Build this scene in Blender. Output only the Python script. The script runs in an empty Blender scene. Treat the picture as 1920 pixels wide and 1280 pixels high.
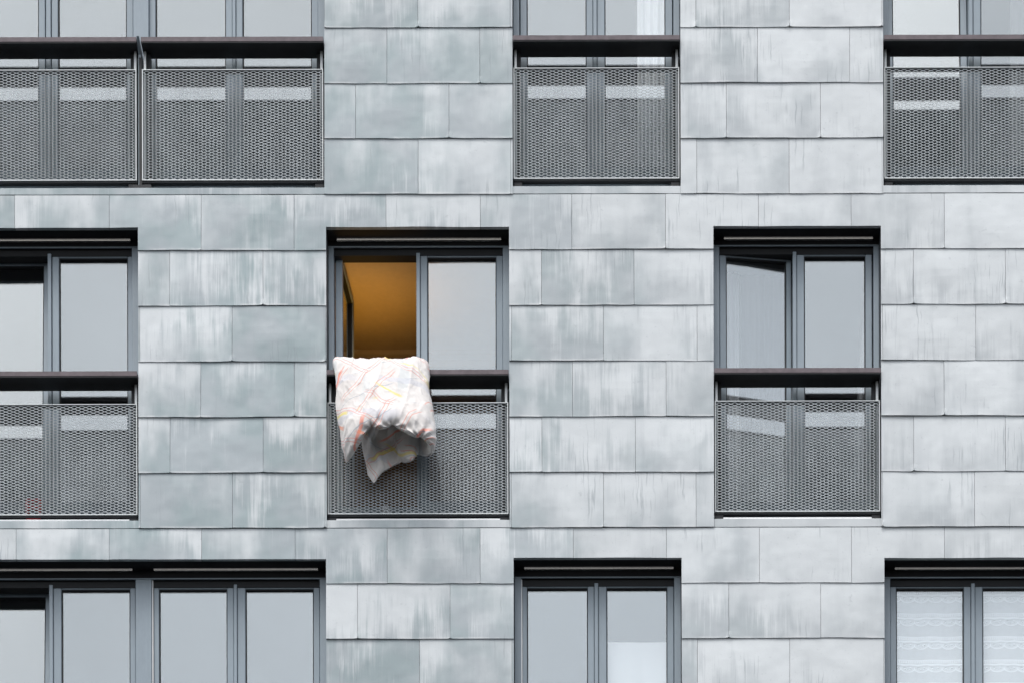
import bpy, bmesh, math, random
import numpy as np
from mathutils import Vector, Matrix, noise as mn

R = math.radians
rng = random.Random(7)
scene = bpy.context.scene
col = scene.collection

# ------------------------------------------------------------------ measuring
# The facade is the plane y = 0; depth d runs into the building (+y).
PX = 224.0            # photograph pixels per metre on the facade
D = 29.4              # camera to facade, metres
XC, YH = 1150.0, 4257.0   # the point of the facade level with the camera
CX = (XC - 960.0) / PX
CZ = 1.6
def wx(px, d=0.0): return CX + (px - XC) / PX * (D + d) / D
def wz(py, d=0.0): return CZ + (YH - py) / PX * (D + d) / D

# ------------------------------------------------------------------ materials
class NT:
    def __init__(s, name):
        s.m = bpy.data.materials.new(name); s.m.use_nodes = True
        s.t = s.m.node_tree; s.t.nodes.clear()
        s.out = s.t.nodes.new('ShaderNodeOutputMaterial')
    def n(s, typ, **kw):
        nd = s.t.nodes.new(typ)
        for k, v in kw.items(): setattr(nd, k, v)
        return nd
    def link(s, a, b): s.t.links.new(a, b)
    def put(s, sock, v):
        if isinstance(v, bpy.types.NodeSocket): s.link(v, sock)
        elif v is not None: sock.default_value = v
    def math(s, op, a, b=None, c=None, clamp=False):
        nd = s.n('ShaderNodeMath', operation=op); nd.use_clamp = clamp
        s.put(nd.inputs[0], a)
        if b is not None: s.put(nd.inputs[1], b)
        if c is not None: s.put(nd.inputs[2], c)
        return nd.outputs[0]
    def vec(s, x, y, z):
        nd = s.n('ShaderNodeCombineXYZ')
        for i, v in enumerate((x, y, z)): s.put(nd.inputs[i], v)
        return nd.outputs[0]
    def sep(s, v):
        nd = s.n('ShaderNodeSeparateXYZ'); s.link(v, nd.inputs[0]); return nd.outputs
    def noise(s, v, scale=1.0, detail=3.0, rough=0.5, dist=0.0):
        nd = s.n('ShaderNodeTexNoise'); s.link(v, nd.inputs['Vector'])
        nd.inputs['Scale'].default_value = scale; nd.inputs['Detail'].default_value = detail
        nd.inputs['Roughness'].default_value = rough; nd.inputs['Distortion'].default_value = dist
        return nd.outputs['Fac']
    def step(s, v, a, b):
        nd = s.n('ShaderNodeMapRange'); nd.interpolation_type = 'SMOOTHSTEP'
        s.put(nd.inputs['Value'], v); s.put(nd.inputs['From Min'], a); s.put(nd.inputs['From Max'], b)
        return nd.outputs['Result']
    def mix(s, f, a, b, mode='MIX'):
        nd = s.n('ShaderNodeMix', data_type='RGBA', blend_type=mode)
        s.put(nd.inputs[0], f)
        for sock, v in ((nd.inputs[6], a), (nd.inputs[7], b)):
            if isinstance(v, tuple): v = (*v, 1.0) if len(v) == 3 else v
            s.put(sock, v)
        return nd.outputs[2]
    def pos(s): return s.n('ShaderNodeNewGeometry').outputs['Position']
    def bump(s, h, strength, dist):
        nd = s.n('ShaderNodeBump'); s.link(h, nd.inputs['Height'])
        nd.inputs['Strength'].default_value = strength; nd.inputs['Distance'].default_value = dist
        return nd.outputs['Normal']
    def bsdf(s, color, rough=0.5, metal=0.0, spec=0.5, normal=None):
        nd = s.n('ShaderNodeBsdfPrincipled')
        s.put(nd.inputs['Base Color'], (*color, 1) if isinstance(color, tuple) else color)
        s.put(nd.inputs['Roughness'], rough); s.put(nd.inputs['Metallic'], metal)
        nd.inputs['Specular IOR Level'].default_value = spec
        if normal is not None: s.link(normal, nd.inputs['Normal'])
        s.link(nd.outputs[0], s.out.inputs['Surface'])
        return nd

def mat_simple(name, c, rough=0.5, metal=0.0, spec=0.4, var=0.12, nscale=6.0, stretch=(1, 1, 1)):
    t = NT(name); x, y, z = t.sep(t.pos())
    p = t.vec(t.math('MULTIPLY', x, stretch[0]), t.math('MULTIPLY', y, stretch[1]), t.math('MULTIPLY', z, stretch[2]))
    n1 = t.noise(p, nscale, 5, 0.6); n2 = t.noise(p, nscale * 14, 2, 0.5)
    f = t.math('ADD', t.math('MULTIPLY', n1, 0.7), t.math('MULTIPLY', n2, 0.3))
    lo = tuple(v * (1 - var) for v in c); hi = tuple(min(1, v * (1 + var)) for v in c)
    t.bsdf(t.mix(t.step(f, 0.3, 0.7), lo, hi), rough, metal, spec, t.bump(n2, 0.08, 0.004))
    return t.m

def mat_zinc():
    t = NT('weathered_zinc')
    x, y, z = t.sep(t.pos())
    at = t.n('ShaderNodeAttribute', attribute_name='panel'); sp = t.sep(at.outputs['Vector'])
    r1, r2, v = sp[0], sp[1], sp[2]          # two random numbers and the height inside the course
    ox = t.math('MULTIPLY', r1, 1.1); oz = t.math('MULTIPLY', r2, 0.9)
    px = t.math('ADD', x, ox); pz = t.math('ADD', z, oz)
    big = t.noise(t.vec(t.math('MULTIPLY', px, 2.4), r2, t.math('MULTIPLY', pz, 0.9)), 1.0, 3, 0.5, 0.4)
    mid = t.noise(t.vec(t.math('MULTIPLY', px, 5.0), r1, t.math('MULTIPLY', pz, 3.2)), 1.0, 3, 0.55)
    st1 = t.noise(t.vec(t.math('MULTIPLY', x, 24.0), r1, t.math('MULTIPLY', z, 1.2)), 1.0, 4, 0.6, 0.25)
    st2 = t.noise(t.vec(t.math('MULTIPLY', x, 85.0), r2, t.math('MULTIPLY', z, 3.5)), 1.0, 3, 0.6)
    fine = t.noise(t.pos(), 150.0, 2, 0.5); grit = t.noise(t.pos(), 34.0, 4, 0.65)
    # how far the pale bloom reaches: it starts below the lap and runs down in fingers
    f = t.math('MULTIPLY_ADD', v, 0.38, -0.19)
    f = t.math('ADD', f, t.math('MULTIPLY_ADD', big, 1.9, -0.95))
    f = t.math('ADD', f, t.math('MULTIPLY_ADD', mid, 0.70, -0.35))
    where = t.math('MULTIPLY_ADD', t.step(t.noise(t.vec(px, 5.0, t.math('MULTIPLY', pz, 1.3)), 1.1, 2, 0.5), 0.46, 0.64), 0.92, 0.08)
    f = t.math('ADD', f, t.math('MULTIPLY', t.math('MULTIPLY_ADD', st1, 1.0, -0.5), where))
    f = t.math('ADD', f, t.math('MULTIPLY', t.math('MULTIPLY_ADD', st2, 0.55, -0.275), where))
    f = t.math('ADD', f, t.math('MULTIPLY_ADD', r2, 0.36, -0.18))
    # run-off that crosses several sheets
    rain = t.noise(t.vec(t.math('MULTIPLY', x, 3.6), 8.0, t.math('MULTIPLY', z, 0.42)), 1.0, 4, 0.6, 0.2)
    f = t.math('ADD', f, t.math('MULTIPLY_ADD', rain, 0.9, -0.45))
    east = t.step(x, -2.2, 3.6)
    f = t.math('ADD', f, t.math('MULTIPLY_ADD', east, 0.42, -0.14))
    bloom = t.step(f, t.math('MULTIPLY_ADD', where, 0.18, -0.42), t.math('MULTIPLY_ADD', where, -0.20, 0.52))
    tone = t.noise(t.vec(px, r1, pz), 2.6, 3, 0.5)
    cool = t.mix(t.step(tone, 0.35, 0.65), (0.278, 0.344, 0.358), (0.338, 0.382, 0.404))
    cool = t.mix(t.math('MULTIPLY', east, 0.80), cool, (0.440, 0.471, 0.488))
    c = t.mix(bloom, cool, (0.565, 0.601, 0.615))
    # thin run marks and pocks
    patch = t.step(t.noise(t.vec(t.math('MULTIPLY', px, 2.3), 3.7, t.math('MULTIPLY', pz, 2.0)), 1.0, 2, 0.5), 0.48, 0.66)
    wob = t.math('ADD', x, t.math('MULTIPLY', t.noise(t.pos(), 7.0, 2, 0.5), 0.035))
    run = t.noise(t.vec(t.math('MULTIPLY', wob, 62.0), 1.3, t.math('MULTIPLY', z, 2.6)), 1.0, 2, 0.5)
    runm = t.math('MULTIPLY', t.math('MULTIPLY', t.step(run, 0.58, 0.70), patch), 0.50)
    c = t.mix(runm, c, (0.24, 0.275, 0.295))
    pale = t.math('MULTIPLY', t.step(st2, 0.60, 0.78), 0.22)
    c = t.mix(pale, c, (0.56, 0.59, 0.60))
    pock = t.math('MULTIPLY', t.step(grit, 0.60, 0.78), 0.34)
    c = t.mix(pock, c, (0.27, 0.30, 0.325))
    spot = t.math('MULTIPLY', t.step(t.noise(t.pos(), 11.0, 5, 0.7, 0.8), 0.63, 0.72), 0.30)
    c = t.mix(spot, c, (0.29, 0.32, 0.34))
    c = t.mix(t.math('MULTIPLY', t.step(v, 0.045, 0.012), t.math('MULTIPLY', t.step(mid, 0.42, 0.62), 0.5)), c, (0.62, 0.64, 0.65))   # highlight painted along the bottom folds
    hsv = t.n('ShaderNodeHueSaturation'); t.link(c, hsv.inputs['Color'])
    vv = t.math('ADD', t.math('MULTIPLY_ADD', r1, 0.10, 0.95), t.math('MULTIPLY_ADD', fine, 0.10, -0.05))
    t.link(vv, hsv.inputs['Value'])
    wave = t.noise(t.vec(px, r2, pz), 3.2, 2, 0.5)
    h = t.math('ADD', wave, t.math('MULTIPLY', fine, 0.01))
    t.bsdf(hsv.outputs[0], t.math('MULTIPLY_ADD', bloom, 0.15, 0.45), 0.0, 0.35, t.bump(h, 0.35, 0.05))
    return t.m

def mat_glass(name='window_glass', tint=(0.965, 0.975, 0.98), refl=0.185):
    t = NT(name)
    n = t.noise(t.pos(), 2.2, 2, 0.4)
    nor = t.bump(n, 0.05, 0.02)
    a = t.n('ShaderNodeBsdfTransparent'); a.inputs[0].default_value = (*tint, 1)
    b = t.n('ShaderNodeBsdfGlossy'); b.inputs['Roughness'].default_value = 0.0
    b.inputs['Color'].default_value = (0.915, 0.98, 0.985, 1); t.link(nor, b.inputs['Normal'])
    ge = t.n('ShaderNodeNewGeometry'); dt = t.n('ShaderNodeVectorMath', operation='DOT_PRODUCT')
    t.link(ge.outputs['Normal'], dt.inputs[0]); t.link(ge.outputs['Incoming'], dt.inputs[1])
    graz = t.math('POWER', t.math('SUBTRACT', 1.0, t.math('ABSOLUTE', dt.outputs['Value']), clamp=True), 5.0)
    mx = t.n('ShaderNodeMixShader'); t.put(mx.inputs[0], t.math('MULTIPLY_ADD', graz, 1.0 - refl, refl, clamp=True))
    t.link(a.outputs[0], mx.inputs[1]); t.link(b.outputs[0], mx.inputs[2])
    t.link(mx.outputs[0], t.out.inputs['Surface'])
    return t.m

def mat_curtain(name, c=(0.80, 0.82, 0.83), alpha=0.85):
    t = NT(name)
    x, y, z = t.sep(t.pos())
    n = t.noise(t.vec(t.math('MULTIPLY', x, 220.0), 0.0, t.math('MULTIPLY', z, 60.0)), 1.0, 2, 0.5)
    cc = t.mix(n, tuple(v * 0.92 for v in c), c)
    d = t.n('ShaderNodeBsdfDiffuse'); t.link(cc, d.inputs[0])
    tl = t.n('ShaderNodeBsdfTranslucent'); t.link(cc, tl.inputs[0])
    m1 = t.n('ShaderNodeMixShader'); m1.inputs[0].default_value = 0.3
    t.link(d.outputs[0], m1.inputs[1]); t.link(tl.outputs[0], m1.inputs[2])
    tr = t.n('ShaderNodeBsdfTransparent')
    m2 = t.n('ShaderNodeMixShader'); m2.inputs[0].default_value = alpha
    t.link(tr.outputs[0], m2.inputs[1]); t.link(m1.outputs[0], m2.inputs[2])
    t.link(m2.outputs[0], t.out.inputs['Surface'])
    return t.m

def mat_lace():
    t = NT('lace_net')
    uv = t.n('ShaderNodeUVMap').outputs[0]; u, v, _ = t.sep(uv)     # metres
    P, Cw = 0.196, 0.116
    row = t.math('FRACT', t.math('DIVIDE', v, P))
    cell = t.math('SUBTRACT', t.math('FRACT', t.math('DIVIDE', u, Cw)), 0.5)
    dx = t.math('MULTIPLY', cell, Cw)
    dy = t.math('MULTIPLY', t.math('SUBTRACT', row, 0.56), P)
    rad = t.math('SQRT', t.math('ADD', t.math('MULTIPLY', dx, dx), t.math('MULTIPLY', t.math('MULTIPLY', dy, 1.55), t.math('MULTIPLY', dy, 1.55))))
    below = t.math('LESS_THAN', dy, 0.004)
    def ring(r, w): return t.math('MULTIPLY', t.math('LESS_THAN', t.math('ABSOLUTE', t.math('SUBTRACT', rad, r)), w), below)
    solid = t.math('MAXIMUM', ring(0.060, 0.0055), ring(0.045, 0.002))
    fan = t.math('MULTIPLY', t.math('LESS_THAN', rad, 0.034), below)
    ang = t.math('ARCTAN2', dx, t.math('ABSOLUTE', dy))
    petals = t.math('MULTIPLY', fan, t.math('GREATER_THAN', t.math('SINE', t.math('MULTIPLY', ang, 9.0)), -0.2))
    solid = t.math('MAXIMUM', solid, petals)
    band = t.math('LESS_THAN', t.math('ABSOLUTE', t.math('SUBTRACT', row, 0.80)), 0.055)
    bars = t.math('MULTIPLY', band, t.math('GREATER_THAN', t.math('FRACT', t.math('DIVIDE', u, 0.0155)), 0.42))
    hem1 = t.math('LESS_THAN', t.math('ABSOLUTE', t.math('SUBTRACT', row, 0.875)), 0.018)
    sw = t.math('ADD', row, t.math('MULTIPLY', t.math('SINE', t.math('MULTIPLY', u, 2 * math.pi / Cw)), 0.012))
    hem2 = t.math('LESS_THAN', t.math('ABSOLUTE', t.math('SUBTRACT', sw, 0.68)), 0.035)
    for s_ in (bars, hem1, hem2): solid = t.math('MAXIMUM', solid, s_)
    thr = t.math('MULTIPLY', t.math('GREATER_THAN', t.math('FRACT', t.math('DIVIDE', u, 0.0095)), 0.45), 0.16)
    hole = t.math('MULTIPLY', fan, t.math('SUBTRACT', 1.0, petals))
    alpha = t.math('MAXIMUM', t.math('SUBTRACT', t.math('ADD', 0.50, thr), t.math('MULTIPLY', hole, 0.3)), t.math('MULTIPLY', solid, 0.97))
    d = t.n('ShaderNodeBsdfDiffuse'); d.inputs[0].default_value = (0.93, 0.945, 0.95, 1)
    tr = t.n('ShaderNodeBsdfTransparent')
    m2 = t.n('ShaderNodeMixShader'); t.link(alpha, m2.inputs[0])
    t.link(tr.outputs[0], m2.inputs[1]); t.link(d.outputs[0], m2.inputs[2])
    t.link(m2.outputs[0], t.out.inputs['Surface'])
    return t.m

def mat_duvet():
    t = NT('printed_cotton')
    uv = t.n('ShaderNodeUVMap').outputs[0]; u0, v0, _ = t.sep(uv)
    w1 = t.math('MULTIPLY_ADD', t.noise(uv, 3.0, 2, 0.5), 0.17, -0.085)
    w2 = t.math('MULTIPLY_ADD', t.noise(t.vec(v0, u0, 4.0), 3.0, 2, 0.5), 0.17, -0.085)
    u = t.math('ADD', u0, w1); v = t.math('ADD', v0, w2)
    c = t.mix(t.step(t.noise(uv, 5.0, 3, 0.5), 0.35, 0.65), (0.64, 0.612, 0.590), (0.70, 0.678, 0.655))
    def family(c, ang, period, off, width, color, seed, lo, hi, amt, pair=0.0):
        a = R(ang)
        s = t.math('ADD', t.math('MULTIPLY', u, math.cos(a)), t.math('MULTIPLY', v, math.sin(a)))
        l = t.math('SUBTRACT', t.math('MULTIPLY', v, math.cos(a)), t.math('MULTIPLY', u, math.sin(a)))
        q = t.math('ADD', t.math('DIVIDE', s, period), off)
        fr = t.math('ABSOLUTE', t.math('SUBTRACT', t.math('FRACT', q), 0.5))
        idx = t.math('FLOOR', q)
        dist = t.math('MULTIPLY', fr, period)
        if pair: dist = t.math('ABSOLUTE', t.math('SUBTRACT', dist, pair))
        edge = t.step(dist, width, width * 0.72)
        dash = t.noise(t.vec(t.math('MULTIPLY', l, 3.0), t.math('MULTIPLY', idx, 5.31), seed), 1.0, 1, 0.5)
        brush = t.noise(t.vec(t.math('MULTIPLY', l, 6.0), t.math('MULTIPLY', s, 160.0), seed), 1.0, 2, 0.5)
        m = t.math('MULTIPLY', t.math('MULTIPLY', edge, t.step(dash, lo, hi)), t.math('MULTIPLY_ADD', brush, 0.7, 0.5, clamp=True))
        return t.mix(t.math('MULTIPLY', m, amt), c, color)
    c = family(c, 8, 0.30, 0.20, 0.040, (0.50, 0.56, 0.58), 1.0, 0.40, 0.55, 0.6)
    c = family(c, 97, 0.36, 0.55, 0.034, (0.52, 0.54, 0.60), 2.0, 0.40, 0.55, 0.6)
    c = family(c, 36, 0.185, 0.10, 0.0038, (0.64, 0.26, 0.20), 3.0, 0.44, 0.50, 0.80, 0.015)
    c = family(c, 121, 0.20, 0.35, 0.0038, (0.62, 0.27, 0.24), 4.0, 0.46, 0.52, 0.80, 0.012)
    c = family(c, 30, 0.43, 0.62, 0.0105, (0.82, 0.18, 0.09), 5.0, 0.50, 0.57, 0.72)
    c = family(c, 127, 0.37, 0.15, 0.0105, (0.82, 0.24, 0.10), 6.0, 0.50, 0.57, 0.72)
    c = family(c, 118, 0.33, 0.80, 0.0115, (0.74, 0.62, 0.16), 7.0, 0.48, 0.56, 0.90)
    c = family(c, 58, 0.47, 0.33, 0.012, (0.72, 0.62, 0.20), 8.0, 0.50, 0.58, 0.85)
    c = family(c, 66, 0.25, 0.70, 0.0040, (0.30, 0.36, 0.42), 9.0, 0.44, 0.50, 0.7)
    h = t.math('ADD', t.noise(t.vec(t.math('MULTIPLY', u0, 1.6), t.math('MULTIPLY', v0, 0.7), 0.0), 20.0, 4, 0.6, 0.9), t.math('MULTIPLY', t.noise(uv, 70.0, 3, 0.5), 0.35))
    b = t.bsdf(c, 0.9, 0.0, 0.15, t.bump(h, 0.34, 0.010))
    b.inputs['Sheen Weight'].default_value = 0.15
    return t.m

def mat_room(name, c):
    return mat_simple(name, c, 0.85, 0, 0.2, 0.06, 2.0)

M = dict(
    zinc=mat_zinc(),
    frame=mat_simple('grey_blue_aluminium', (0.235, 0.288, 0.328), 0.42, 0, 0.5, 0.07, 5.0, (1, 1, 0.25)),
    reveal=mat_simple('dark_lining', (0.075, 0.085, 0.095), 0.5, 0, 0.4, 0.15, 5.0),
    soffit=mat_simple('black_lining', (0.012, 0.013, 0.015), 0.6, 0, 0.2, 0.2, 5.0),
    rail=mat_simple('weathered_bronze', (0.118, 0.098, 0.108), 0.55, 0, 0.35, 0.22, 16.0, (1, 1, 1)),
    steel=mat_simple('galvanised_steel', (0.50, 0.53, 0.535), 0.4, 0.25, 0.5, 0.10, 9.0),
    meshm=mat_simple('dull_expanded_steel', (0.365, 0.398, 0.414), 0.5, 0.1, 0.3, 0.14, 7.0, (1, 1, .5)),
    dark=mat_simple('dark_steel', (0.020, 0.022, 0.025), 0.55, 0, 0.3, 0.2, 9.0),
    bright=mat_simple('bright_aluminium', (0.78, 0.785, 0.79), 0.22, 0.85, 0.5, 0.05, 9.0, (6, 1, 1)),
    gasket=mat_simple('black_rubber', (0.016, 0.018, 0.020), 0.6, 0, 0.3, 0.1, 9.0),
    whitestrip=mat_simple('white_strip', (0.85, 0.86, 0.86), 0.4, 0, 0.4, 0.03, 9.0),
    wall=mat_simple('rough_backing', (0.05, 0.052, 0.055), 0.9, 0, 0.1, 0.15, 2.0),
    glass=mat_glass(),
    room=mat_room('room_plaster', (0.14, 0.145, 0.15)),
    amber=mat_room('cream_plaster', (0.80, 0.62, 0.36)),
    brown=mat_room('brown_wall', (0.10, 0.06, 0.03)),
    white=mat_curtain('white_cloth', (0.93, 0.94, 0.945), 0.98),
    sheer=mat_curtain('sheer_cloth', (0.80, 0.82, 0.84), 0.42),
    lace=mat_lace(), duvet=mat_duvet(),
    red=mat_simple('red_plastic', (0.72, 0.04, 0.05), 0.35, 0, 0.5, 0.12, 12.0),
    pale=mat_simple('pale_plastic', (0.82, 0.84, 0.85), 0.4, 0, 0.5, 0.06, 12.0),
    ground=mat_simple('asphalt', (0.028, 0.028, 0.030), 0.9, 0, 0.2, 0.25, 1.5),
)

# ------------------------------------------------------------------ object helpers
def obj(name, bm, mat, parent=None, label=None, origin=None, smooth=False, weld=False):
    if weld: bmesh.ops.remove_doubles(bm, verts=bm.verts, dist=1e-5)
    me = bpy.data.meshes.new(name)
    if origin is None:
        xs = [v.co.x for v in bm.verts]; ys = [v.co.y for v in bm.verts]; zs = [v.co.z for v in bm.verts]
        origin = Vector(((min(xs) + max(xs)) / 2, (min(ys) + max(ys)) / 2, min(zs)))
    bm.transform(Matrix.Translation(-Vector(origin)))
    bm.to_mesh(me); bm.free()
    me.materials.append(mat)
    if smooth:
        for p in me.polygons: p.use_smooth = True
    o = bpy.data.objects.new(name, me); col.objects.link(o)
    w = Vector(origin)
    o['worg'] = tuple(w)
    if parent is not None:
        o.parent = parent
        o.location = w - Vector(parent['worg'])
    else:
        o.location = w
    if label: o['label'] = label
    return o

def tag(o, label, cat, group=None, kind=None):
    o['label'] = label; o['category'] = cat
    if group: o['group'] = group
    if kind: o['kind'] = kind

def box(bm, x0, x1, y0, y1, z0, z1):
    r = bmesh.ops.create_cube(bm, size=1.0)
    for v in r['verts']:
        v.co = Vector(((x0 + x1) / 2 + v.co.x * (x1 - x0), (y0 + y1) / 2 + v.co.y * (y1 - y0), (z0 + z1) / 2 + v.co.z * (z1 - z0)))
    return r['verts']
def pbox(bm, p0, p1, q0, q1, d0, d1, ref=None):
    """box from photo pixels (q0 upper, q1 lower) measured on the plane at depth ref"""
    rf = d0 if ref is None else ref
    return box(bm, wx(p0, rf), wx(p1, rf), d0, d1, wz(q1, rf), wz(q0, rf))
def bevel(bm, w=0.003, seg=1):
    bmesh.ops.bevel(bm, geom=[e for e in bm.edges], offset=w, segments=seg, affect='EDGES', clamp_overlap=True)
def prism(bm, x0, x1, prof):
    a = [bm.verts.new((x0, y, z)) for y, z in prof]; b = [bm.verts.new((x1, y, z)) for y, z in prof]
    n = len(prof)
    for i in range(n): bm.faces.new((a[i], a[(i + 1) % n], b[(i + 1) % n], b[i]))
    bm.faces.new(a[::-1]); bm.faces.new(b)
    bmesh.ops.recalc_face_normals(bm, faces=bm.faces)

# ------------------------------------------------------------------ layout (photo pixels)
COURSE0, COURSE = 364.8, 104.0
# name row, opening x0, x1, top, sill top, course line below
OPEN = [
    (1, -86, 609.5, -196, 351.5), (1, 962, 1277, -197, 350), (1, 1657, 2000, -197, 350),
    (2, -86, 259.5, 426.5, 973.5), (2, 612, 955, 426.5, 973.5), (2, 1338, 1652, 426.0, 972.5),
    (3, -86, 610.5, 1046.5, 1595), (3, 962, 1277, 1045.5, 1595), (3, 1657, 2000, 1047.5, 1595),
]
HOLES = []
for r_, a, b, top, st in OPEN:
    k = round((st + 15 - COURSE0) / COURSE)
    HOLES.append((wx(a), wx(b), wz(COURSE0 + k * COURSE), wz(top)))   # x0,x1,z0,z1

root = bpy.data.objects.new('apartment_building', None); col.objects.link(root)
root.location = (0, 0, 0); root['worg'] = (0.0, 0.0, 0.0)
tag(root, 'apartment building with streaked grey zinc cladding, deep window openings and metal mesh balconies', 'building')

# ------------------------------------------------------------------ zinc cladding: every course and plate is real, lapped over the one below
def inside_hole(xm, zm):
    return any(a < xm < b and c < zm < d for a, b, c, d in HOLES)

def build_cladding():
    bm = bmesh.new()
    lay = bm.verts.layers.float_vector.new('panel')
    pitch = 174.0
    for k in range(-8, 13):
        q0, q1 = COURSE0 + (k - 1) * COURSE, COURSE0 + k * COURSE
        z1, z0 = wz(q0), wz(q1)
        off = (726 - 58 * (k - 1)) % pitch
        xs = []
        x = off - 7 * pitch
        while x < 2900: xs.append(x + rng.uniform(-1.6, 1.6)); x += pitch
        lap_row = 0.0112 + rng.uniform(-.002, .002)
        cor = [(rng.uniform(-.004, .005), rng.uniform(-.003, .003)) for _ in xs]
        dent = [rng.choice((0, 0, .004, .007, .010)) for _ in xs]
        for i in range(len(xs) - 1):
            xa, xb = wx(xs[i]) + .0014, wx(xs[i + 1]) - .0014
            r1, r2 = rng.random(), rng.random()
            ea, eb = 0.0014 * rng.uniform(-1, 1), 0.0014 * rng.uniform(-1, 1)
            ph = [rng.uniform(0, 6.28) for _ in range(4)]; amp = rng.uniform(.0022, .0060)
            # split the plate so that openings cut it exactly
            gx = {xa, xb, xa + .012, xa + .030, xb - .012, xb - .030}; gz = {z0, z1}
            for a, b, c, d in HOLES:
                for e in (a, b):
                    if xa + .004 < e < xb - .004: gx.add(e)
                for e in (c, d):
                    if z0 + .004 < e < z1 - .004: gz.add(e)
            def dense(s, n):
                s = sorted(s); o = []
                for p, q in zip(s[:-1], s[1:]):
                    m = max(1, int(round((q - p) / n)))
                    o += [p + (q - p) * j / m for j in range(m)]
                return o + [s[-1]]
            gxs, gzs = dense(gx, .065), dense(gz, .058)
            vs = {}
            def vert(ix, iz):
                if (ix, iz) in vs: return vs[ix, iz]
                X, Z = gxs[ix], gzs[iz]
                u = (X - xa) / (xb - xa); v = (Z - z0) / (z1 - z0)
                lap = lap_row + cor[i][0] * (1 - u) + cor[i + 1][0] * u
                y = -lap * (1 - v) ** 1.0 - .002
                pil = math.sin(math.pi * min(max(u, 0), 1)) * math.sin(math.pi * min(max(v, 0), 1))
                y -= amp * pil * (1 + .9 * math.sin(5 * u + ph[0]) * math.sin(4 * v + ph[1]))
                y += .0011 * math.sin(9 * u + ph[2]) * (1 - v)
                y += ea * (1 - u) + eb * u
                dz = 0.0
                for jj, dd in ((i, X - xa), (i + 1, xb - X)):          # folded corners
                    if dent[jj] and v < .12: y -= dent[jj] * math.exp(-dd / .014) * (1 - v / .12)
                if v < .001:
                    dz = cor[i][1] * (1 - u) + cor[i + 1][1] * u + .0012 * math.sin(5.5 * u + ph[3]) + .0026 * mn.noise((X * 7.0, k * 3.7, 1.0))
                    for jj, dd in ((i, X - xa), (i + 1, xb - X)): dz += .55 * dent[jj] * math.exp(-dd / .012)
                bv = bm.verts.new((X, y, Z + dz)); bv[lay] = (r1, r2, v)
                vs[ix, iz] = bv
                return bv
            faces = []
            for ix in range(len(gxs) - 1):
                for iz in range(len(gzs) - 1):
                    if inside_hole((gxs[ix] + gxs[ix + 1]) / 2, (gzs[iz] + gzs[iz + 1]) / 2): continue
                    faces.append(bm.faces.new((vert(ix, iz), vert(ix + 1, iz), vert(ix + 1, iz + 1), vert(ix, iz + 1))))
            if not faces: continue
            edges = [e for f in faces for e in f.edges if e.is_boundary]
            edges = list(set(edges))
            ex = bmesh.ops.extrude_edge_only(bm, edges=edges)
            for g in ex['geom']:
                if isinstance(g, bmesh.types.BMVert): g.co.y = .028
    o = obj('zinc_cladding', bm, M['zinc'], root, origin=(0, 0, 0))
    return o
build_cladding()

def build_body():
    bm = bmesh.new()
    X0, X1, Z0, Z1, Y, YB = -16.0, 17.0, 0.0, 27.0, .029, 12.0
    gx = sorted({X0, X1} | {e for h in HOLES for e in h[:2]}); gz = sorted({Z0, Z1} | {e for h in HOLES for e in h[2:]})
    V = {}
    def v(i, j):
        if (i, j) not in V: V[i, j] = bm.verts.new((gx[i], Y, gz[j]))
        return V[i, j]
    for i in range(len(gx) - 1):
        for j in range(len(gz) - 1):
            if inside_hole((gx[i] + gx[i + 1]) / 2, (gz[j] + gz[j + 1]) / 2): continue
            bm.faces.new((v(i, j), v(i + 1, j), v(i + 1, j + 1), v(i, j + 1)))
    c = [bm.verts.new(p) for p in ((X0, Y, Z0), (X1, Y, Z0), (X1, YB, Z0), (X0, YB, Z0), (X0, Y, Z1), (X1, Y, Z1), (X1, YB, Z1), (X0, YB, Z1))]
    for f in ((1, 2, 6, 5), (2, 3, 7, 6), (3, 0, 4, 7), (4, 5, 6, 7)): bm.faces.new([c[i] for i in f])
    obj('wall', bm, M['wall'], root, origin=(0, 0, 0))
build_body()

# ------------------------------------------------------------------ windows
MD = .040           # depth of the expanded metal
FD, SD, GD = .185, .222, .252        # depth of outer frame, sash and glass
ST = 12.0                            # sash stile, pixels

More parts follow.
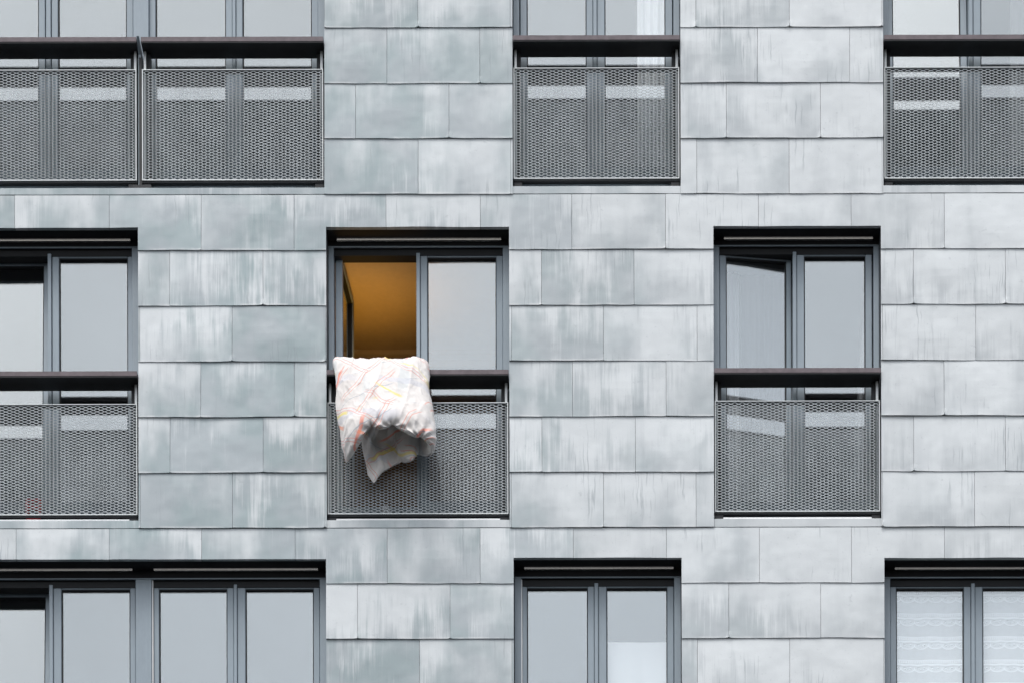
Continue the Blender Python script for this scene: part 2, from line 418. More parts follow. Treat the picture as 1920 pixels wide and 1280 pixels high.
def sash(win, a, b, qt, qb, mode=None, ang=0.0, stl=None, str_=None, toprail=9.0):
    """one sash (frame and pane) between pixels a..b; mode 'turn' hinges on its left edge, 'tilt' on its bottom"""
    l = stl or ST; r = str_ or ST
    xa, xb = wx(a, SD), wx(b, SD); xl, xr = wx(a + l, SD), wx(b - r, SD)
    zt, zb = wz(qt, SD), wz(qb, SD); zti, zbi = wz(qt + toprail, SD), wz(qb - 14, SD)
    T = Matrix.Identity(4)
    if mode == 'turn':
        h = Vector((xa, SD + .06, zb)); T = Matrix.Translation(h) @ Matrix.Rotation(R(ang), 4, 'Z') @ Matrix.Translation(-h)
    if mode == 'tilt':
        h = Vector((xa, SD + .06, zb)); T = Matrix.Translation(h) @ Matrix.Rotation(R(-ang), 4, 'X') @ Matrix.Translation(-h)
    bm = bmesh.new()
    box(bm, xa, xl, SD, SD + .06, zb, zt); box(bm, xr, xb, SD, SD + .06, zb, zt)
    box(bm, xl, xr, SD + .001, SD + .059, zti, zt); box(bm, xl, xr, SD + .001, SD + .059, zb, zbi)
    bevel(bm, .004, 1)
    bm.transform(T); s = obj('sash', bm, M['frame'], win)
    bm = bmesh.new(); g = .008
    y0, y1 = SD + .012, SD + .05
    box(bm, xl + .0005, xl + g, y0, y1, zbi, zti); box(bm, xr - g, xr - .0005, y0, y1, zbi, zti)
    box(bm, xl + g, xr - g, y0, y1, zti - g, zti - .0005); box(bm, xl + g, xr - g, y0, y1, zbi + .0005, zbi + g)
    bm.transform(T); obj('gasket', bm, M['gasket'], win)
    bm = bmesh.new(); box(bm, xl + .003, xr - .003, GD, GD + .008, zbi + .003, zti - .003)
    bm.transform(T); obj('pane', bm, M['glass'], win)
    return s

def window(row, x0, x1, top, st, sashes, mulls=(), posts=(), label=None, bars=None, jl=14, jr=12, ft=None):
    """outer frame with jambs, head, sill rail, mullions and posts; the rest are its children"""
    ft = ft if ft is not None else top + 36            # lower edge of the head, seen at the frame plane
    fb = st - 6
    bm = bmesh.new()
    z0, z1 = wz(fb + 30, FD), wz(top)
    def fbx(p0, p1, za, zb, d0=FD, d1=.32): box(bm, wx(p0, FD), wx(p1, FD), d0, d1, za, zb)
    xl, xr = wx(x0) + .002, wx(x1) - .002
    box(bm, xl, wx(x0 + jl, FD), FD, .32, z0, wz(ft, FD) - .0005)
    box(bm, wx(x1 - jr, FD), xr, FD, .32, z0, wz(ft, FD) - .0005)
    a, b = wx(x0 + jl, FD), wx(x1 - jr, FD)
    for p0, p1 in posts: fbx(p0, p1, z0, wz(ft, FD) - .0005, FD + .001)
    cuts = sorted([(wx(p0, FD), wx(p1, FD)) for p0, p1 in posts])
    segs = []; s0 = a
    for c0, c1 in cuts: segs.append((s0, c0)); s0 = c1
    segs.append((s0, b))
    for sa, sb in segs: box(bm, sa + .0005, sb - .0005, FD + .012, .32, z0, wz(fb - 20, FD))
    for p0, p1 in mulls: box(bm, wx(p0, SD), wx(p1, SD), FD + .022, .32, wz(fb - 20, FD), wz(ft + 8, FD))
    bevel(bm, .003, 1)
    win = obj('window', bm, M['frame'], root, label)
    # black sunscreen box over the head, with its pale drip lip, and the dark head of the frame under it
    bm = bmesh.new(); box(bm, xl, xr, FD - .001, .32, wz(ft - 1.2, FD), z1); obj('sunscreen_box', bm, M['soffit'], win)
    bm = bmesh.new(); box(bm, xl, xr, FD - .004, FD + .012, wz(ft + .6, FD), wz(ft - 1.2, FD) - .0003); obj('drip_lip', bm, M['frame'], win)
    bm = bmesh.new(); box(bm, a + .0005, b - .0005, FD + .030, .32, wz(ft + 17, SD), wz(ft - 1.2, FD) - .0006); obj('frame_head', bm, M['gasket'], win)
    # lining of the opening
    bm = bmesh.new()
    zz0, zz1 = wz(st), wz(top)
    xa, xb = wx(x0), wx(x1); t = .03
    box(bm, xa - t, xa, .001, FD - .003, zz0, zz1); obj('reveal', bm, M['reveal'], win)
    bm = bmesh.new(); box(bm, xb, xb + t, .001, FD - .003, zz0, zz1); obj('reveal', bm, M['reveal'], win)
    bm = bmesh.new(); box(bm, xa - t, xb + t, .006, FD - .003, zz1 + .001, zz1 + t); obj('soffit', bm, M['soffit'], win)
    # sill: a folded zinc strip
    bm = bmesh.new(); lay = bm.verts.layers.float_vector.new('panel')
    k = round((st + 15 - COURSE0) / COURSE)
    n = max(2, int((x1 - x0) / 25)); r1, r2 = rng.random(), rng.random()
    za = wz(COURSE0 + k * COURSE) + .006
    prof = [(-.004, za), (-.006, zz0 - .002), (-.004, zz0), (.183, zz0 + .010), (.183, za)]
    cols = []
    for i in range(n + 1):
        X = xa + .001 + (xb - xa - .002) * i / n
        c = []
        for y, z in prof:
            vv = bm.verts.new((X, y + .0012 * math.sin(i * 1.3 + r1 * 6) * (y < .1), z)); vv[lay] = (r1, r2, .45); c.append(vv)
        cols.append(c)
    for c, d in zip(cols[:-1], cols[1:]):
        for j in range(len(prof)): bm.faces.new((c[j], d[j], d[(j + 1) % 5], c[(j + 1) % 5]))
    bm.faces.new(cols[0]); bm.faces.new(cols[-1][::-1])
    bmesh.ops.recalc_face_normals(bm, faces=bm.faces)
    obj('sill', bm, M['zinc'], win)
    # bright bottom bar of the rolled-up sunscreen, in its slot under the head
    for p0, p1 in (bars or [(x0 + 20, x1 - 15)]):
        bm = bmesh.new(); zs = wz(top) ; dd = .146
        prism(bm, wx(p0, dd), wx(p1, dd), [(dd, zs - .001), (dd + .004, zs - .017), (dd + .030, zs - .017), (dd + .030, zs - .001)])
        obj('sunscreen_bar', bm, M['bright'], win)
        if row == 2:
            zc = wz(970.3 + (st - 973.5), MD)
            bm = bmesh.new(); y = MD + .014
            prism(bm, wx(p0 - 3, y), wx(p1 + 2, y), [(y, zc + .0065), (y, zc - .0065), (y + .02, zc - .0065), (y + .02, zc + .0065)])
            obj('sill_profile', bm, M['whitestrip'], win)
    # handles and sashes
    for s in sashes: sash(win, *s)
    return win

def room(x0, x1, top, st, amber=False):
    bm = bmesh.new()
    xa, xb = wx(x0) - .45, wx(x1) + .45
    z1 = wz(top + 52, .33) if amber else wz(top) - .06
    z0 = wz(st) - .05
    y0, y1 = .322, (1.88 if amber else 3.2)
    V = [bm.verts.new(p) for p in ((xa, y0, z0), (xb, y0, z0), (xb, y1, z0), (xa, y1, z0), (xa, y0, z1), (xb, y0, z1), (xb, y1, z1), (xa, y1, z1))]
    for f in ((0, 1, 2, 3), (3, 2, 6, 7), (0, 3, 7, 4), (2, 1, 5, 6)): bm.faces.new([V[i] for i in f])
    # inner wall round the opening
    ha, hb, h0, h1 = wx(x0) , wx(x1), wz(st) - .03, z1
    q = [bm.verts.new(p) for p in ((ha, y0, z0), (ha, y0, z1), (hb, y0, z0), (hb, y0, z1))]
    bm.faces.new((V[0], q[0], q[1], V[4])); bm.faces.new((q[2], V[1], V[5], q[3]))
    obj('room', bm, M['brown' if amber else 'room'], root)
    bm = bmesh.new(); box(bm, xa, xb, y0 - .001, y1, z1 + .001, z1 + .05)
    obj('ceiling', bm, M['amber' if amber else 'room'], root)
    if amber:
        bm = bmesh.new(); prism(bm, xa + .01, xb - .01, [(y1 - .10, z1 - .001), (y1 - .09, z1 - .035), (y1 - .035, z1 - .06), (y1 - .02, z1 - .11), (y1 - .001, z1 - .11), (y1 - .001, z1 - .001)])
        obj('cornice', bm, M['amber'], root)

def window_row(o): return OPEN[o]
def R3(q, row): return q
TOP = {1: -196, 2: 426.5, 3: 1046.5}
def sq(top, st): return top + 46, st - 22            # sash top and bottom rows

def std(o): 
    r, a, b, t, s = OPEN[o]; return r, a, b, t, s
# --- row 1
r, a, b, t, s = OPEN[0]; qt, qb = sq(t, s)
window(r, a, b, t, s, [(-66, 86, qt, qb), (98, 251, qt, qb), (281, 437, qt, qb), (444, 598, qt, qb)],
       mulls=[(88, 97), (437.5, 443.5)], posts=[(251, 280)], bars=[(-66, 235), (285, 595)])
r, a, b, t, s = OPEN[1]; qt, qb = sq(t, s)
window(r, a, b, t, s, [(977, 1113, qt, qb), (1121, 1262, qt, qb, None, 0, 14, 13)], mulls=[(1113.5, 1120.5)], jl=13, jr=13)
r, a, b, t, s = OPEN[2]; qt, qb = sq(t, s)
window(r, a, b, t, s, [(1664, 1816, qt, qb, 'tilt', 4.0), (1826, 1984, qt, qb, None, 0, 14, 13)], mulls=[(1817, 1825)], jl=9, jr=13,
       label='window with its left sash tilted inward above the mesh balcony')
# --- row 2
r, a, b, t, s = OPEN[3]; qt, qb = sq(t, s)
window(r, a, b, t, s, [(-66, 91, qt, qb, 'tilt', 3.0), (98, 249, qt, qb, None, 0, 13, 9)], mulls=[(90, 97)],
       label='window with its left sash tilted inward at the top')
r, a, b, t, s = OPEN[4]; qt, qb = sq(t, s)
window(r, a, b, t, s, [(628, 782, qt, qb, 'turn', 86.0), (788.5, 943, qt, qb, None, 0, 13, 12)], mulls=[(781, 788)],
       label='window with its left sash swung wide open on an amber-lit room')
r, a, b, t, s = OPEN[5]; qt, qb = sq(t, s)
window(r, a, b, t, s, [(1348, 1484, qt, qb, 'turn', 7.5, 12, 9), (1494, 1635, qt, qb, None, 0, 14, 12)], mulls=[(1486.5, 1493.5)], jl=11, jr=14,
       label='window with its left sash ajar, opening inward')
# --- row 3
r, a, b, t, s = OPEN[6]; qt, qb = sq(t, s)
window(r, a, b, t, s, [(-66, 92, qt, qb, 'tilt', 3.4), (99, 253, qt, qb, None, 0, 15, 10), (287, 437, qt, qb, None, 0, 10, 12), (444, 598, qt, qb, None, 0, 15, 11)],
       mulls=[(91.5, 98.5), (437.5, 443.5)], posts=[(253, 283)], bars=[(-66, 247), (287, 595)])
r, a, b, t, s = OPEN[7]; qt, qb = sq(t, s)
window(r, a, b, t, s, [(978, 1113, qt, qb, None, 0, 9, 12), (1121, 1262, qt, qb, None, 0, 15, 12)], mulls=[(1113.5, 1120.5)], jl=14, jr=14)
r, a, b, t, s = OPEN[8]; qt, qb = sq(t, s)
window(r, a, b, t, s, [(1668, 1819, qt, qb, None, 0, 11, 13), (1827, 1984, qt, qb, None, 0, 14, 13)], mulls=[(1819.5, 1826.5)], jl=11, jr=13)
for i, (r, a, b, t, s) in enumerate(OPEN): room(a, b, t, s, amber=(i == 4))

# white strips added to paint the bright gaps beside two lower-row sashes
for p in (285.2, 977.0):
    bm = bmesh.new(); pbox(bm, p - 1.0, p + 1.0, 1085, 1560, SD - .02, SD - .008)
    obj('gap_light_strip', bm, M['whitestrip'], root)

# ------------------------------------------------------------------ balcony railings
CW, CH = 14.3 / PX, 5.36 / PX
def expanded(x0, x1, z0, z1, y):
    bm = bmesh.new()
    a, b = CW / 2, CH / 2; t = .0067
    nx = int((x1 - x0) / CW) + 3; nz = int((z1 - z0) / b) + 3
    for j in range(-1, nz):
        zc = z0 + j * b
        for i in range(-1, nx):
            xc = x0 + i * CW + (a if j % 2 else 0)
            if xc < x0 - a or xc > x1 + a or zc < z0 - b or zc > z1 + b: continue
            o = [bm.verts.new((xc + p, y, zc + q)) for p, q in ((a, 0), (0, b), (-a, 0), (0, -b))]
            kw, kh = .67 * a, .42 * b
            n = [bm.verts.new((xc + p, y + d, zc + q)) for p, q, d in ((kw, 0, 0), (.20 * a, kh, -t), (-.20 * a, kh, -t), (-kw, 0, 0), (-.20 * a, -kh, t), (.20 * a, -kh, t))]
            for f in ((o[0], o[1], n[1], n[0]), (o[1], n[2], n[1]), (o[1], o[2], n[3], n[2]), (o[2], o[3], n[4], n[3]), (o[3], n[5], n[4]), (o[3], o[0], n[0], n[5])):
                bm.faces.new(f)
    for co, no in (((x0, 0, 0), (-1, 0, 0)), ((x1, 0, 0), (1, 0, 0)), ((0, 0, z0), (0, 0, -1)), ((0, 0, z1), (0, 0, 1))):
        bmesh.ops.bisect_plane(bm, geom=bm.verts[:] + bm.edges[:] + bm.faces[:], plane_co=co, plane_no=no, clear_outer=True)
    return bm

RD, RB = -.05, .165
def railing(x0, x1, rail, mtop, mbot, sill, label=None, cuts=()):
    """handrail, mesh panel in a flat-bar frame, side plates and foot bar, inside the opening x0..x1"""
    xa, xb = wx(x0) + .004, wx(x1) - .006
    zr = wz(rail, RD); z1, z0 = wz(mtop, MD), wz(mbot, MD); zs = wz(sill)
    # the frame is the railing itself
    bm = bmesh.new(); w = .0075
    ma, mb = wx(x0 + 2, MD), wx(x1 - 2.5, MD)
    box(bm, ma, ma + w, MD - .008, MD + .02, z0, z1); box(bm, mb - w, mb, MD - .008, MD + .02, z0, z1)
    box(bm, ma + w, mb - w, MD - .007, MD + .02, z1 - .006, z1 ); box(bm, ma + w, mb - w, MD - .007, MD + .02, z0, z0 + w)
    # side plates that carry the handrail
    box(bm, xa + .012, xa + .030, MD + .022, MD + .085, zs + .02, zr - .051); box(bm, xb - .034, xb - .014, MD + .022, MD + .085, zs + .02, zr - .051)
    fr = obj('balcony_railing', bm, M['steel'], root, label)
    bm = expanded(ma + w, mb - w, z0 + w, z1 - .006, MD)
    obj('mesh_panel', bm, M['meshm'], fr)
    bm = bmesh.new(); box(bm, xa, xb, RD, RB, zr - .042, zr); bevel(bm, .003, 2); obj('handrail', bm, M['rail'], fr)
    bm = bmesh.new(); box(bm, xa + .002, xb - .002, RD + .004, RB + .002, zr - .050, zr - .0425); obj('rail_shade_plate', bm, M['dark'], fr)  # black plate added so the handrail underside reads as deep shade
    # dark steel under the mesh: an angle and its feet
    bm = bmesh.new()
    box(bm, ma, mb, MD + .004, MD + .05, z0 - .015, z0 - .002)
    box(bm, ma, ma + .07, MD + .012, MD + .06, zs + .013, z0 - .016); box(bm, mb - .07, mb, MD + .012, MD + .06, zs + .013, z0 - .016)
    box(bm, ma + .005, mb - .005, MD + .006, MD + .03, z1 - .022, z1 - .0065)
    box(bm, xa + .032, xa + .062, MD + .05, FD - .004, zs + .02, zr - .052); box(bm, xb - .066, xb - .036, MD + .05, FD - .004, zs + .02, zr - .052)
    obj('bracket', bm, M['dark'], fr)
    return fr
railing(-86, 259.5, 67.3, 129.5, 337.5, 351.5, 'left one of two joined railings beside the divider post')
railing(265.5, 609.5, 67.3, 129.5, 337.5, 351.5)
railing(962, 1277, 66.0, 128, 336, 350)
railing(1657, 2000, 66.6, 128.3, 337, 350)
railing(-86, 259.5, 692.6, 755, 963, 973.5)
railing(612, 955, 691.2, 753.5, 962.5, 973.5)
railing(1338, 1652, 689.5, 751.6, 959.5, 972.5)
# divider between the two joined railings
bm = bmesh.new()
zt_, zk_, zb_ = wz(66.2, -.055), wz(101, .055), wz(351.5) + .02
prism(bm, wx(258.8), wx(263.6), [(-.055, zt_), (.055, zk_), (.055, zb_), (.17, zb_), (.17, zt_)])
dv = obj('divider_post', bm, M['frame'], root)
bm = bmesh.new(); box(bm, wx(260.4), wx(265.4), .046, .0545, zb_, zk_ - .03); obj('gap_shade_strip', bm, M['dark'], dv)  # dark strip standing in for the shadowed gap between the mesh frames
bm = bmesh.new(); box(bm, wx(249), wx(284), .01, .09, wz(351.5) + .003, wz(344)); obj('foot', bm, M['dark'], dv)

# ------------------------------------------------------------------ curtains and the things behind the glass
def curtain(name, p0, p1, q0, q1, d, mat, label, cat, pleat=.05, amp=.02, group=None, uvs=False, lean=0.0):
    x0, x1, z0, z1 = wx(p0, d), wx(p1, d), wz(q1, d), wz(q0, d)
    nx = max(12, int((x1 - x0) / .006)); nz = 24
    bm = bmesh.new(); uvl = bm.loops.layers.uv.new('UVMap'); seed = rng.uniform(0, 50)
    G = []
    for j in range(nz + 1):
        row = []; v = j / nz
        for i in range(nx + 1):
            u = i / nx; X = x0 + (x1 - x0) * u
            ph = X / pleat * 6.283 + 1.3 * mn.noise((X * 4, seed, v * .7))
            y = d + amp * math.sin(ph) * (.75 + .25 * math.sin(ph * .37 + seed)) + .006 * mn.noise((X * 9, v * 3, seed))
            X2 = X + lean * (x1 - x0) * (v ** 1.5) * (1 - u)
            row.append(bm.verts.new((X2, y, z0 + (z1 - z0) * v)))
        G.append(row)
    for j in range(nz):
        for i in range(nx):
            f = bm.faces.new((G[j][i], G[j][i + 1], G[j + 1][i + 1], G[j + 1][i]))
            for l in f.loops: l[uvl].uv = (l.vert.co.x - x0, l.vert.co.z - z1 + 5.0)
    o = obj(name, bm, mat, None, smooth=True); tag(o, label, cat, group)
    return o
curtain('curtain', 1196, 1252, -150, 342, .30, M['white'], 'bright white curtain hanging in folds behind the top middle window', 'curtain', .062, .022)
curtain('curtain', 1896, 1990, -150, 342, .55, M['sheer'], 'faint sheer curtain at the right edge of the top right window', 'curtain', .09, .02)
curtain('curtain', 1352, 1386, 470, 955, .58, M['white'], 'narrow pale curtain at the left edge of the ajar window', 'curtain', .05, .018)
curtain('curtain', 1384, 1492, 470, 955, .62, M['sheer'], 'unseen sheer sheet added behind the ajar sash to brighten its pane', 'curtain', .08, .014)  # sheer sheet added only to lighten this pane
curtain('curtain', 1598, 1650, 470, 955, .40, M['sheer'], 'sheer curtain drawn aside at the right edge of the ajar window', 'curtain', .06, .018, lean=.55)
curtain('lace_curtain', 1662, 1818, 1080, 1560, .31, M['lace'], 'left one of two white lace curtains with scalloped bands', 'curtain', .30, .006, 'lace curtains in the lower right window')
curtain('lace_curtain', 1830, 1990, 1080, 1560, .31, M['lace'], 'right one of two lace curtains, cut off by the picture edge', 'curtain', .30, .006, 'lace curtains in the lower right window')
curtain('white_blind', 1122, 1262, 1203, 1560, .315, M['white'], 'plain white blind covering the lower part of the bottom middle window', 'blind', .8, .004)

# red open-framed container on the left balcony floor
def red_thing():
    bm = bmesh.new()
    d0, d1 = .062, .125
    x0, x1 = wx(47, d0), wx(76, d0); z0 = wz(973.5) + .013; z1 = wz(930, d0); zm = wz(946, d0)
    t = .026
    for xx in (x0, x1 - t):
        box(bm, xx, xx + t, d0, d1, z0 + .055, z1 - t)
    box(bm, x0, x1, d0 - .001, d1 + .001, z1 - t, z1); box(bm, x0 + t, x1 - t, d0 + .001, d1 - .001, zm - .012, zm + .012)
    box(bm, x0, x1, d0 - .001, d1 + .001, z0, z0 + .055)
    bevel(bm, .006, 2)
    o = obj('plastic_container', bm, M['red'], None)
    tag(o, 'small red plastic open-framed container behind the mesh of the lower left balcony', 'container')
red_thing()
bm = bmesh.new(); pbox(bm, 715, 731, 946, 972, .085, .135); bevel(bm, .008, 2)
o = obj('plastic_box', bm, M['pale'], None); tag(o, 'small pale box behind the mesh below the hanging duvet', 'box')

# ------------------------------------------------------------------ the duvet, folded over the middle handrail
def catmull(P, n):
    P = np.asarray(P, float); m = len(P)
    t = np.linspace(0, m - 1, n); i = np.minimum(t.astype(int), m - 2); f = (t - i)[:, None]
    g = lambda k: P[np.clip(k, 0, m - 1)].reshape(len(t), -1)
    p0, p1, p2, p3 = g(i - 1), g(i), g(i + 1), g(i + 2)
    r = .5 * (2 * p1 + (p2 - p0) * f + (2 * p0 - 5 * p1 + 4 * p2 - p3) * f ** 2 + (3 * p1 - p0 - 3 * p2 + p3) * f ** 3)
    return r.reshape((n,) + P.shape[1:])

def build_duvet():
    zr = wz(691.2, RD)
    # columns run along the cloth: outer layer left to right, round the fold, inner layer right to left
    # (px,py,d) at three heights below the rail and at the hem
    C = [
     # top x, r4(715)            r5(757)            r6                 hem
     (624, (631, 715, -.02), (633, 760, -.04), (640, 815, -.06), (648, 866, -.05)),
     (648, (648, 715, -.06), (650, 760, -.11), (653, 808, -.15), (660, 852, -.13)),
     (672, (672, 714, -.09), (672, 757, -.16), (671, 798, -.22), (675, 828, -.20)),
     (690, (690, 713, -.10), (690, 755, -.18), (689, 783, -.25), (688, 806, -.23)),
     (706, (706, 713, -.10), (707, 755, -.19), (706, 778, -.26), (706, 797, -.25)),
     (728, (728, 713, -.10), (729, 755, -.19), (729, 777, -.26), (729, 796, -.25)),
     (752, (752, 713, -.10), (753, 756, -.18), (755, 780, -.25), (756, 801, -.24)),
     (776, (776, 714, -.08), (777, 758, -.16), (782, 790, -.23), (783, 817, -.22)),
     (794, (793, 716, -.04), (797, 762, -.11), (804, 800, -.17), (805, 832, -.18)),
     (798, (796, 717, .00), (800, 766, -.04), (808, 814, -.09), (809, 848, -.10)),
     (794, (793, 717, .020), (794, 770, .030), (800, 818, .03), (799, 853, .03)),
     (784, (784, 717, .035), (785, 772, .080), (786, 820, .06), (783, 850, .055)),
     (772, (772, 717, .040), (773, 772, .060), (773, 826, .00), (773, 860, -.045)),
     (760, (760, 717, .040), (760, 773, .085), (757, 830, .05), (757, 866, .05)),
     (745, (745, 717, .040), (743, 774, .095), (741, 832, .09), (741, 868, .075)),
     (724, (724, 717, .040), (718, 776, .090), (714, 836, .06), (714, 886, .03)),
     (702, (700, 717, .040), (694, 778, .095), (693, 842, .06), (700, 902, .03)),
     (682, (680, 717, .040), (674, 780, .100), (679, 842, .08), (691, 890, .05)),
    ]
    rows = [[] for _ in range(8)]
    for i, (tx, a, b, c, h) in enumerate(C):
        inner = min(1, max(0, (i - 7.5) / 2.5))
        lift = .016 - .030 * inner + .006 * math.sin(i * 1.9)
        rows[0].append((wx(tx, .33), .40, zr + .01 + lift * .5))
        rows[1].append((wx(tx, .13), .13, zr + .030 + lift))
        rows[2].append((wx(tx, .02), .02 + .02 * inner, zr + .034 + lift))
        rows[3].append((wx(tx, -.09), -.095 + .03 * inner, zr + .004 + lift * .8))
        for k, p in ((4, a), (5, b), (6, c), (7, h)):
            q = p[2] - .12; rows[k].append((wx(p[0], q), q, wz(p[1], q)))
    net = np.array(rows)                                     # 8 x S x 3
    NS, NV = 340, 170
    g = catmull(net, NV)                                      # along v
    g = np.transpose(catmull(np.transpose(g, (1, 0, 2)), NS), (1, 0, 2))   # NV x NS x 3
    # normals
    dv = np.gradient(g, axis=0); ds = np.gradient(g, axis=1)
    nrm = np.cross(ds, dv); nrm /= np.linalg.norm(nrm, axis=2, keepdims=True) + 1e-9
    if nrm[NV // 2, NS // 4, 1] > 0: nrm = -nrm              # outer layer points to the street
    s = np.linspace(0, 1, NS)[None, :].repeat(NV, 0); v = np.linspace(0, 1, NV)[:, None].repeat(NS, 1)
    # cloth coordinates in metres
    lu = np.concatenate([np.zeros((NV, 1)), np.cumsum(np.linalg.norm(np.diff(g, axis=1), axis=2), axis=1)], axis=1)[NV * 5 // 8][None, :].repeat(NV, 0)
    lv = np.concatenate([np.zeros((1, NS)), np.cumsum(np.linalg.norm(np.diff(g, axis=0), axis=2), axis=0)], axis=0)
    # quilted thickness, pinched at two points of the hem
    pin = np.zeros_like(s)
    sp = [3.55 / 17, 5.25 / 17, 7.25 / 17, 13.3 / 17]
    hemd = 1 - v
    for c in sp: pin += np.exp(-((s - c) / .013) ** 2) * np.exp(-(hemd / .05) ** 2)
    edge = np.clip(hemd / .10, 0, 1); edge = np.sqrt(1 - (1 - edge) ** 2)
    es = np.clip(s / .035, 0, 1); es = np.sqrt(1 - (1 - es) ** 2); es2 = np.clip((1 - s) / .04, 0, 1); es2 = np.sqrt(1 - (1 - es2) ** 2)
    # the hem sags between the pinches
    sag = np.sin(np.clip((s - sp[0]) / (sp[1] - sp[0]), 0, 1) * math.pi) + np.sin(np.clip((s - sp[1]) / (sp[2] - sp[1]), 0, 1) * math.pi)
    g[:, :, 2] -= (.030 * sag * np.exp(-(hemd / .10) ** 2)) - .010 * np.clip(pin, 0, 1)
    th = .038 * edge * es * es2 * (1 - .85 * np.clip(pin, 0, 1))
    disp = np.zeros_like(s); nf = np.zeros_like(s)
    for j in range(NV):
        for i in range(NS):
            a, b = lu[j, i], lv[j, i]
            # puff, hanging folds, sharp creases
            q = mn.noise((a * 6, b * 4, 1.7)) * .016 + mn.noise((a * 13 + b * 3, b * 3.2 - a * 2, 4.1)) * .0085
            q += (max(0, 1 - abs(mn.noise((a * 8 + b * 1.5, b * 1.6 + 3, 6.6))) * 2.6)) ** 2 * .010
            cr = 1 - abs(mn.noise((a * 17 - b * 7, b * 8 + a * 5, 9.3))) * 2.2
            cr2 = 1 - abs(mn.noise((a * 30 + b * 11, b * 17 - a * 9, 2.2))) * 2.2
            q += max(0, cr) ** 3 * .0046 + max(0, cr2) ** 3 * .0020
            disp[j, i] = q
    for k, c in enumerate(sp[:3]):
        du = (s - c) * lu[0, -1]; dvv = hemd * 1.0
        rr = np.sqrt(du ** 2 + dvv ** 2); th_ = np.arctan2(du, dvv + 1e-6)
        disp += .014 * np.cos(th_ * (9 + 2 * k) + 1.5 * np.sin(lv * 14 + k)) * np.exp(-rr / .115) * (1 - np.exp(-rr / .012))
    # gathers along the left bottom corner and below the rail
    disp += .004 * np.sin(lv * 62 + 22 * lu + 2.5 * np.sin(lu * 17 + lv * 9)) * np.exp(-((s - .06) / .07) ** 2) * np.clip((v - .72) / .2, 0, 1)
    inn = np.clip((s - .56) / .06, 0, 1)
    ple = np.abs(np.sin(lu * 15.0 + 1.2 * np.sin(lv * 5 + 1) + 2.2 * lv)) ** .7
    disp += inn * np.clip((v - .55) / .2, 0, 1) * (.022 * (ple - .6) + .008 * np.sin(lu * 47 - lv * 16))
    fade = np.minimum(1, edge * 1.6) * np.minimum(1, es * 1.5) * np.minimum(1, es2 * 1.5)
    front = g + nrm * (th + disp * (.35 + .65 * fade))[..., None]
    back = g - nrm * (th * .9)[..., None] + nrm * (disp * (.35 + .65 * fade) * (.5 + .5 * inn))[..., None]
    bm = bmesh.new(); uvl = bm.loops.layers.uv.new('UVMap')
    F = [[bm.verts.new(front[j, i]) for i in range(NS)] for j in range(NV)]
    B = [[bm.verts.new(back[j, i]) for i in range(NS)] for j in range(NV)]
    uvof = {}
    for j in range(NV):
        for i in range(NS):
            uvof[F[j][i]] = (lu[j, i], lv[j, i]); uvof[B[j][i]] = (lu[j, i] + 3.37, lv[j, i] + 1.13)
    def quad(a, b, c, d):
        f = bm.faces.new((a, b, c, d)); f.smooth = True
        for l in f.loops: l[uvl].uv = uvof[l.vert]
    for j in range(NV - 1):
        for i in range(NS - 1):
            quad(F[j][i], F[j + 1][i], F[j + 1][i + 1], F[j][i + 1]); quad(B[j][i], B[j][i + 1], B[j + 1][i + 1], B[j + 1][i])
    for j in range(NV - 1):
        quad(F[j][0], B[j][0], B[j + 1][0], F[j + 1][0]); quad(F[j][-1], F[j + 1][-1], B[j + 1][-1], B[j][-1])
    for i in range(NS - 1):
        quad(F[0][i], F[0][i + 1], B[0][i + 1], B[0][i]); quad(F[-1][i], B[-1][i], B[-1][i + 1], F[-1][i + 1])
    bmesh.ops.recalc_face_normals(bm, faces=bm.faces)
    o = obj('duvet', bm, M['duvet'], None, smooth=True)
    tag(o, 'crumpled white duvet with pink, orange and yellow lines hanging over the middle handrail', 'duvet')
build_duvet()

# ------------------------------------------------------------------ ground
bm = bmesh.new()
bmesh.ops.create_grid(bm, x_segments=8, y_segments=8, size=600)
g = obj('ground', bm, M['ground'], None, origin=(0, 0, 0)); g['kind'] = 'structure'; tag(g, 'dark asphalt ground in front of the building', 'ground', None, 'structure')

# ------------------------------------------------------------------ light
w = bpy.data.worlds.new('World'); scene.world = w; w.use_nodes = True
nt = w.node_tree; bg = nt.nodes['Background']
SUN_EL, SUN_AZ = 62.0, 200.0       # azimuth clockwise from +y: behind the camera, a little to the left
sky = nt.nodes.new('ShaderNodeTexSky'); sky.sky_type = 'NISHITA'; sky.sun_disc = False
sky.sun_elevation = R(SUN_EL); sky.sun_rotation = R(SUN_AZ); sky.air_density = 1.0; sky.dust_density = 4.0; sky.ozone_density = 1.0
hs = nt.nodes.new('ShaderNodeHueSaturation'); hs.inputs['Saturation'].default_value = 0.42
nt.links.new(sky.outputs[0], hs.inputs['Color']); tc = nt.nodes.new('ShaderNodeTexCoord'); cn = nt.nodes.new('ShaderNodeTexNoise'); cr_ = nt.nodes.new('ShaderNodeMapRange'); cm = nt.nodes.new('ShaderNodeVectorMath')
nt.links.new(tc.outputs['Generated'], cn.inputs['Vector']); cn.inputs['Scale'].default_value = 5.0; cn.inputs['Detail'].default_value = 5.0
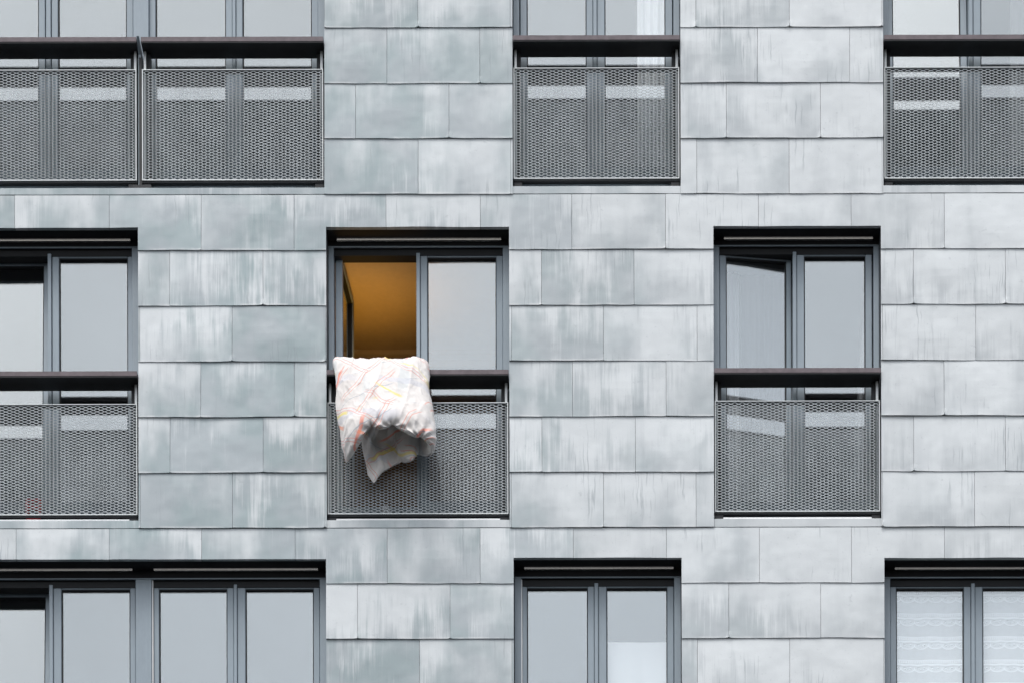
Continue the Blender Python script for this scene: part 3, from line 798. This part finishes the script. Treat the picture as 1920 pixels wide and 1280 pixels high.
cr_.inputs['From Min'].default_value = 0.3; cr_.inputs['From Max'].default_value = 0.7; cr_.inputs['To Min'].default_value = 0.86; cr_.inputs['To Max'].default_value = 1.12
nt.links.new(cn.outputs['Fac'], cr_.inputs['Value']); cm.operation = 'SCALE'
nt.links.new(hs.outputs[0], cm.inputs[0]); nt.links.new(cr_.outputs[0], cm.inputs['Scale'])       # cloud cover
nt.links.new(cm.outputs[0], bg.inputs[0]); bg.inputs[1].default_value = 0.15
sd = bpy.data.lights.new('sun', 'SUN'); sd.energy = 0.5; sd.angle = R(22); sd.color = (1.0, 0.985, 0.965)
so = bpy.data.objects.new('sun', sd); col.objects.link(so)
az, el = R(SUN_AZ), R(SUN_EL)
dirv = Vector((math.sin(az) * math.cos(el), math.cos(az) * math.cos(el), math.sin(el)))
so.rotation_euler = dirv.to_track_quat('Z', 'Y').to_euler(); so.location = dirv * 60
# the lamp that is on inside the open room
ld = bpy.data.lights.new('room_lamp', 'SPOT'); ld.energy = 6.2; ld.color = (1.0, 0.50, 0.055); ld.shadow_soft_size = .10
ld.spot_size = R(125); ld.spot_blend = 1.0
lo = bpy.data.objects.new('room_lamp', ld); col.objects.link(lo)
lo.location = (wx(675, .5), .90, wz(478, .33) - .85); lo.rotation_euler = (math.pi, 0, 0)

# ------------------------------------------------------------------ camera: architectural shift lens on the ground
cam = bpy.data.cameras.new('camera'); co = bpy.data.objects.new('camera', cam); col.objects.link(co)
ROLL = 0.0023
cam.sensor_fit = 'HORIZONTAL'; cam.sensor_width = 36.0
cam.lens = 36.0 * D / (1920 / PX)
cam.shift_x = (960 - XC) / 1920 - (YH - 640) * ROLL / 1920
cam.shift_y = (YH - 640) / 1920
cam.clip_start = .1; cam.clip_end = 2000
co.location = (CX, -D, CZ); co.rotation_euler = (math.pi / 2, ROLL, 0)
scene.camera = co
scene.view_settings.view_transform = 'Standard'; scene.view_settings.look = 'None'
scene.view_settings.exposure = 0.82; scene.view_settings.gamma = 1.0
for o in bpy.data.objects:
    if 'worg' in o: del o['worg']
